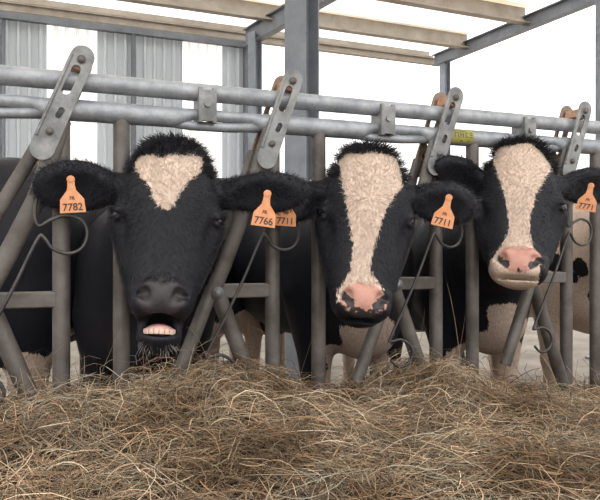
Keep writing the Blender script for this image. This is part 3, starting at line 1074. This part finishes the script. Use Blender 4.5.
# ---- first cow: white triangle on the forehead, mouth open
H1 = Head(168, 213, 1.53, yaw=11, pitch=13, roll=-4.0, scale=1.03, ln=.925, ph=1.06, mw=.84)
E1 = [ear_frame(H1, -1, 37, 183, 1.545, .070, 12), ear_frame(H1, 1, 303, 190, 1.63, .058, 10)]
nb = at(168, 178, 1.78); nb2 = at(166, 240, 1.78)
W1 = fp(px2sz(172, 227)[0] + .02, 0, -.66)
cow1 = make_cow('cow', 'black cow with a white triangle on its forehead and an open mouth', GROUP, H1, W1, body_dir, 1.30, E1, mouth=.042,
                pats=[[(133, 153), (142, 150), (152, 152), (162, 156), (172, 153), (184, 153), (196, 151), (204, 151), (204, 162), (199, 172), (190, 180), (183, 190), (176, 201), (169, 209),
                       (160, 209), (153, 198), (150, 188), (141, 176), (134, 165)]],
                neck_via=(nb, nb2))
ear_tag(cow1, E1[0], 72, 197, 1.535, '7782', 'FR', roll=4, size=.98)
ear_tag(cow1, E1[1], 265, 211, 1.585, '7766', 'FR', roll=-8)
forelock(cow1, H1, 1800, .036, 3); face_hair(cow1, H1, 9000, 41)
for q_, e_ in enumerate(E1): ear_fringe(cow1, H1, e_, 2200, 60 + q_)
# tongue, lower teeth and chin whiskers
bm = bmesh.new()
bmesh.ops.create_uvsphere(bm, u_segments=32, v_segments=20, radius=1)
for v in bm.verts:
    x, y, zz = v.co
    v.co = H1.w(x * .046, -.066 + y * .044, -.309 + zz * .012 + (.008 * (1 - x * x) if zz > 0 else 0))
obj('tongue', bm, M_TONGUE, cow1)
bm = bmesh.new()
for i in range(8):
    a = math.radians(-66 + 132 * i / 7)
    c = H1.w(math.sin(a) * .045, -.070 + math.cos(a) * .045, -.311)
    tn = (H1.X * math.cos(a) - H1.F * math.sin(a)); fn = H1.X * math.sin(a) + H1.F * math.cos(a)
    box(bm, c, (tn, fn, H1.U), (.0062, .003, .0072), .0018)
obj('lower_teeth', bm, M_TEETH, cow1)
rn = random.Random(5); ro, di, le = [], [], []
for i in range(70):
    x = rn.uniform(-.05, .05)
    ro.append(H1.w(x, -.052 - rn.uniform(0, .03), -.345 + rn.uniform(-.012, .018))); di.append(H1.X * x * 8 + H1.F * 1.0 - H1.U * rn.uniform(.2, 1)); le.append(rn.uniform(.02, .045))
hair_tuft(cow1, 'chin_whiskers', ro, di, le, M_WHISK, .0008, .4, 9)

# ---- second cow: broad blaze narrowing to a freckled pink nose
H2 = Head(369, 213, 1.71, yaw=0, pitch=13, roll=-5, scale=1.02, ln=1.08, ph=1.08, mw=.94, ck=.018)
E2 = [ear_frame(H2, -1, 272, 208, 1.80, .062, 10), ear_frame(H2, 1, 474, 207, 1.80, .066, 8)]
W2 = at(345, 227, 2.62)
nb = at(364, 180, 2.02); nb2 = at(361, 240, 2.0)
cow2 = make_cow('cow', 'black cow with a broad white blaze and freckled pink nose, between two fence posts', GROUP, H2, W2, (.33, -.94), 1.40, E2,
                pats=[[(339, 152), (350, 147), (362, 151), (376, 150), (390, 150), (400, 148), (404, 160), (403, 186), (394, 196), (387, 208), (381, 223), (376, 240), (372, 257), (371, 270),
                       (376, 279), (383, 287), (384, 300), (360, 306), (337, 302), (338, 290), (345, 281), (351, 268), (354, 245), (350, 222), (346, 202), (343, 184), (341, 166)]],
                blobs=[(at(374, 352, 2.3), .13), (at(376, 395, 2.35), .24), ((-.13, .12, .30), .18), ((.15, -1.3, .3), .30), ((-.15, -1.3, .3), .30), (at(307, 158, 2.95), .16)],
                pink=lambda x, u: np.minimum(.026 + u * 1.1, .055 - np.abs(x) * .45), neck_via=(nb, nb2))
ear_tag(cow2, E2[0], 286, 212, 1.765, '7711', 'FR', roll=-4)
ear_tag(cow2, E2[1], 445, 213, 1.755, '7711', 'FR', roll=-14)
forelock(cow2, H2, 1500, .045, 21); face_hair(cow2, H2, 9000, 42)
for q_, e_ in enumerate(E2): ear_fringe(cow2, H2, e_, 1800, 70 + q_)

# ---- third cow: wide white face and plain pink nose held out to the alley
H3 = Head(520, 199, 2.0, yaw=-18, pitch=23, roll=-2, scale=1.07, ln=.925, ph=1.34, mw=.97, ck=.034)
E3 = [ear_frame(H3, -1, 438, 164, 2.06, .060, 8), ear_frame(H3, 1, 612, 184, 2.12, .066, 10)]
W3 = at(470, 227, 2.86)
nb = at(512, 178, 2.30); nb2 = at(507, 232, 2.29)
cow3 = make_cow('cow', 'black cow with a wide white face and pale pink nose, at the right end', GROUP, H3, W3, (.25, -.97), 1.33, E3,
                pats=[[(492, 143), (500, 138), (512, 140), (530, 136), (545, 146), (552, 155), (551, 168), (544, 180), (536, 195), (531, 212), (529, 228), (532, 242), (538, 256), (541, 270),
                       (538, 284), (528, 292), (500, 290), (487, 278), (487, 264), (496, 252), (504, 241), (509, 228), (508, 210), (503, 190), (497, 172), (493, 157)]],
                blobs=[(at(516, 340, 2.5), .15), (at(512, 390, 2.55), .28), ((.15, .1, .3), .30), ((-.15, .1, .3), .30), ((0, -.7, .55), .25), ((0, -1.3, .4), .4)],
                pink=lambda x, u: np.minimum(.05, .034 + u * .7 + np.abs(x) * .4), neck_via=(nb, nb2))
ear_tag(cow3, E3[1], 588, 199, 2.07, '7771', 'FR', roll=-12)
forelock(cow3, H3, 1500, .046, 33); face_hair(cow3, H3, 8000, 43)
for q_, e_ in enumerate(E3): ear_fringe(cow3, H3, e_, 1600, 80 + q_)

# ---- neighbours whose heads are out of the picture
H0 = Head(0, 0, 1, yaw=-70, pitch=-5, base=(-1.80, 1.95, 1.30))
def side_ears(H, sgn=1):
    out = []
    for s in (-1, 1):
        b = H.w(s * .098, -.125, .085); t = H.w(s * .30, -.13, .07)
        e1 = (t - b); L = e1.length; e1.normalize()
        e3 = (H.F - e1 * H.F.dot(e1)).normalized(); e2 = e3.cross(e1).normalized()
        if e2.dot(H.U) < 0: e2 = -e2
        out.append(dict(b=b, e1=e1, e2=e2, e3=e3, L=L, hw=.058, tip=t))
    return out
make_cow('cow', 'black cow at the left edge with only its flank and pale hind leg in view', GROUP, H0, (-1.12, 2.35), (-.55, -1), 1.42, side_ears(H0),
         blobs=[((.16, .06, .45), .22), ((-.16, .06, .45), .22), (at(42, 352, 2.3), .13), ((0, -1.3, .35), .42)], fine=.009, coarse=.024)
H4 = Head(0, 0, 1, yaw=20, pitch=14, base=(1.62, 2.36, 1.16))
b4 = [((0, -.6, 1.0), 1.4)]
cow4 = make_cow('cow', 'cream cow with small black spots behind the right end of the fence', GROUP, H4, (1.52, 3.35), (.10, -1), 1.34, side_ears(H4),
                blobs=b4, fine=.009, coarse=.02)
# black spots of the cream cow
me = cow4.data
V = np.zeros(len(me.vertices) * 3, np.float32); me.vertices.foreach_get('co', V); V = V.reshape(-1, 3)
wv_ = np.full(len(V), .2)
for (px_, py_, D_, r_) in ((574, 268, 3.0, .050), (568, 280, 3.0, .03), (602, 255, 3.0, .06), (548, 262, 3.0, .05), (612, 300, 3.0, .08), (590, 300, 3.0, .035)):
    c = np.array(at(px_, py_, D_)); r0 = (c - np.array([0, 0, CAM])); r0 /= np.linalg.norm(r0)
    q = V - np.array([0, 0, CAM]); par = q @ r0
    off_ = np.linalg.norm(q - par[:, None] * r0, axis=1)
    near_ = np.where(off_ < .03, par, 99.0)
    if near_.min() < 90:
        sp = V[int(np.argmin(near_))]
        wv_ = np.minimum(wv_, np.linalg.norm(V - sp, axis=1) - r_)
for _ in range(16):                            # the rest of its coat is spotted the same way
    sp = V[int(RNG.integers(len(V)))]
    if sp[1] > 3.5: wv_ = np.minimum(wv_, np.linalg.norm(V - sp, axis=1) - RNG.uniform(.03, .09))
me.attributes['white_d'].data.foreach_set('value', wv_.astype(np.float32))


# ================================================================== HAY
prof_px = [(-60, 402), (0, 402), (60, 388), (110, 390), (190, 368), (240, 361), (300, 371), (345, 398), (400, 380), (450, 359), (480, 368), (520, 385), (600, 388), (680, 388)]
ps = np.array([px2sz(x, y, .22)[0] for x, y in prof_px]); pz = np.array([px2sz(x, y, .22)[1] for x, y in prof_px]) - .062
wav = [(RNG.uniform(3, 22), RNG.uniform(3, 22), RNG.uniform(0, 6.28), RNG.uniform(.2, 1)) for _ in range(26)]


def hay_h(s, m):
    """height of the heap: s along the fence, m towards the alley"""
    ridge = np.interp(s, ps, pz)
    base = .625 + .02 * np.sin(s * 2.1 + 1) - .03 * np.clip(m - .8, 0, 2)
    t = np.clip((m - .18) / .40, 0, 1); t = t * t * (3 - 2 * t)
    z = ridge * (1 - t) + base * t
    nz = 0
    for a, b, p_, w_ in wav: nz = nz + w_ / (1 + .12 * (a + b)) * np.sin(a * s + b * m + p_)
    z = z + .0125 * nz * (.55 + .45 * np.clip(m / .3, 0, 1))
    back = np.clip((-m - .02) / .30, 0, 1)
    return z - back * back * .45


gs = np.linspace(-2.1, 3.2, 190); gm = np.linspace(-.30, 1.45, 90)
GS, GM = np.meshgrid(gs, gm, indexing='ij')
GZ = hay_h(GS, GM) - .034 + RNG.normal(0, .006, GS.shape)
def to_world(s, m, z):
    kk = CN - m
    return np.stack([DX * s - DY * kk, DY * s + DX * kk, z], -1)
GV = to_world(GS, GM, GZ).reshape(-1, 3)
ni, nj = GS.shape
I, J = np.meshgrid(np.arange(ni - 1), np.arange(nj - 1), indexing='ij')
b0 = (I * nj + J).ravel()
GQ = np.stack([b0, b0 + nj, b0 + nj + 1, b0 + 1], 1)
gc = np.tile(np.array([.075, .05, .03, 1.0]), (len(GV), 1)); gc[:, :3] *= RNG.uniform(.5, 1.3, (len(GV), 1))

NS = 95000
s_ = RNG.uniform(-1.7, 2.9, NS); m_ = np.concatenate([RNG.uniform(-.28, 1.4, NS * 3 // 5), RNG.uniform(-.05, .75, NS - NS * 3 // 5)])
ln = np.clip(RNG.gamma(2.4, .036, NS), .02, .30)
yaw = RNG.uniform(0, 2 * np.pi, NS)
pit = RNG.normal(0, .15, NS) + np.where((RNG.random(NS) < .05) & (m_ < .3), RNG.uniform(.3, .9, NS), 0)
curl = RNG.normal(0, 2.6, NS) * (.6 + 1.0 * (RNG.random(NS) < .4))
K = 6
t = np.linspace(0, 1, K)[None, :]
ang = yaw[:, None] + curl[:, None] * (t - .5) * ln[:, None] * 3.2
st = ln[:, None] / (K - 1)
cs = np.cumsum(np.cos(ang) * st * np.cos(pit)[:, None], 1); sn = np.cumsum(np.sin(ang) * st * np.cos(pit)[:, None], 1)
S = s_[:, None] + cs - cs[:, K // 2:K // 2 + 1]; Mm = m_[:, None] + sn - sn[:, K // 2:K // 2 + 1]
lift = RNG.exponential(.014, NS)[:, None] - .018
arch = RNG.normal(0, .03, NS)[:, None] * (1 - (2 * t - 1) ** 2)
Z = hay_h(S, Mm) * .75 + .25 * hay_h(s_, m_)[:, None] + lift + np.tan(pit)[:, None] * (t - .25) * ln[:, None] * .9 + arch * ln[:, None] * 4
# keep strands clear of the camera
P = to_world(S, Mm, Z)
ln_ok = np.minimum(ln, np.where(pit > .3, .13, 1)); 
rw = RNG.uniform(.0004, .0013, NS) * np.where(RNG.random(NS) < .07, 1.7, 1.0)
tan = np.gradient(P, axis=1); tan /= np.linalg.norm(tan, axis=2, keepdims=True) + 1e-9
upv = np.array([0, 0, 1.0])
sd = np.cross(tan, upv); sd /= np.linalg.norm(sd, axis=2, keepdims=True) + 1e-6
up2 = np.cross(sd, tan)
rr = rw[:, None, None] * (1 - .45 * np.abs(2 * t - 1)[..., None] ** 3)
ring = [P + sd * rr, P + up2 * rr * .9, P - sd * rr]
SV = np.stack(ring, 2).reshape(-1, 3)
bidx = (np.arange(NS)[:, None] * K + np.arange(K - 1)[None, :]) * 3
SQ = []
for a, b in ((0, 1), (1, 2), (2, 0)): SQ.append(np.stack([bidx + a, bidx + b, bidx + 3 + b, bidx + 3 + a], -1).reshape(-1, 4))
SQ = np.concatenate(SQ)
pal = np.array([[.34, .235, .125], [.25, .165, .09], [.46, .35, .20], [.20, .185, .11], [.155, .10, .055], [.58, .48, .31], [.30, .27, .185]])
pr = np.array([.26, .22, .14, .14, .12, .04, .08])
ci = RNG.choice(len(pal), NS, p=pr)
pal = pal * np.array([.97, .97, 1.12])
sc_ = np.clip(pal[ci] * RNG.uniform(.30, 1.5, (NS, 1)), 0, 1)
# darker brownish patches at the left of the heap, greyer stalks around the middle
pw = np.clip(1.2 - np.hypot((s_ + .75) / .6, (m_ - .35) / .3), 0, 1)[:, None]
sc_ = sc_ * (1 - pw * .35)
patch = sum(np.sin(a_ * s_ + b_ * m_ + c_) for a_, b_, c_ in ((7, 4, 0), (-5, 9, 1.7), (13, -8, 4), (17, 15, 2), (4, 19, 5))) / 2.2
sc_ = sc_ * np.clip(1 + .38 * patch, .45, 1.6)[:, None] * np.where(patch[:, None] < -.3, np.array([1.08, .95, .82]), 1.0)
svc = np.concatenate([np.repeat(sc_, K * 3, 0), np.ones((NS * K * 3, 1))], 1)
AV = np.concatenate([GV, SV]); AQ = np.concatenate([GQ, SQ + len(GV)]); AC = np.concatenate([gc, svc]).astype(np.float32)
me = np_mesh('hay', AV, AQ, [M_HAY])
a = me.attributes.new('hay_col', 'FLOAT_COLOR', 'POINT'); a.data.foreach_set('color', AC.ravel())
hay = bpy.data.objects.new('hay', me); COL.objects.link(hay)
tag(hay, 'long heap of loose brown hay along the foot of the feed fence', 'hay', kind='stuff')
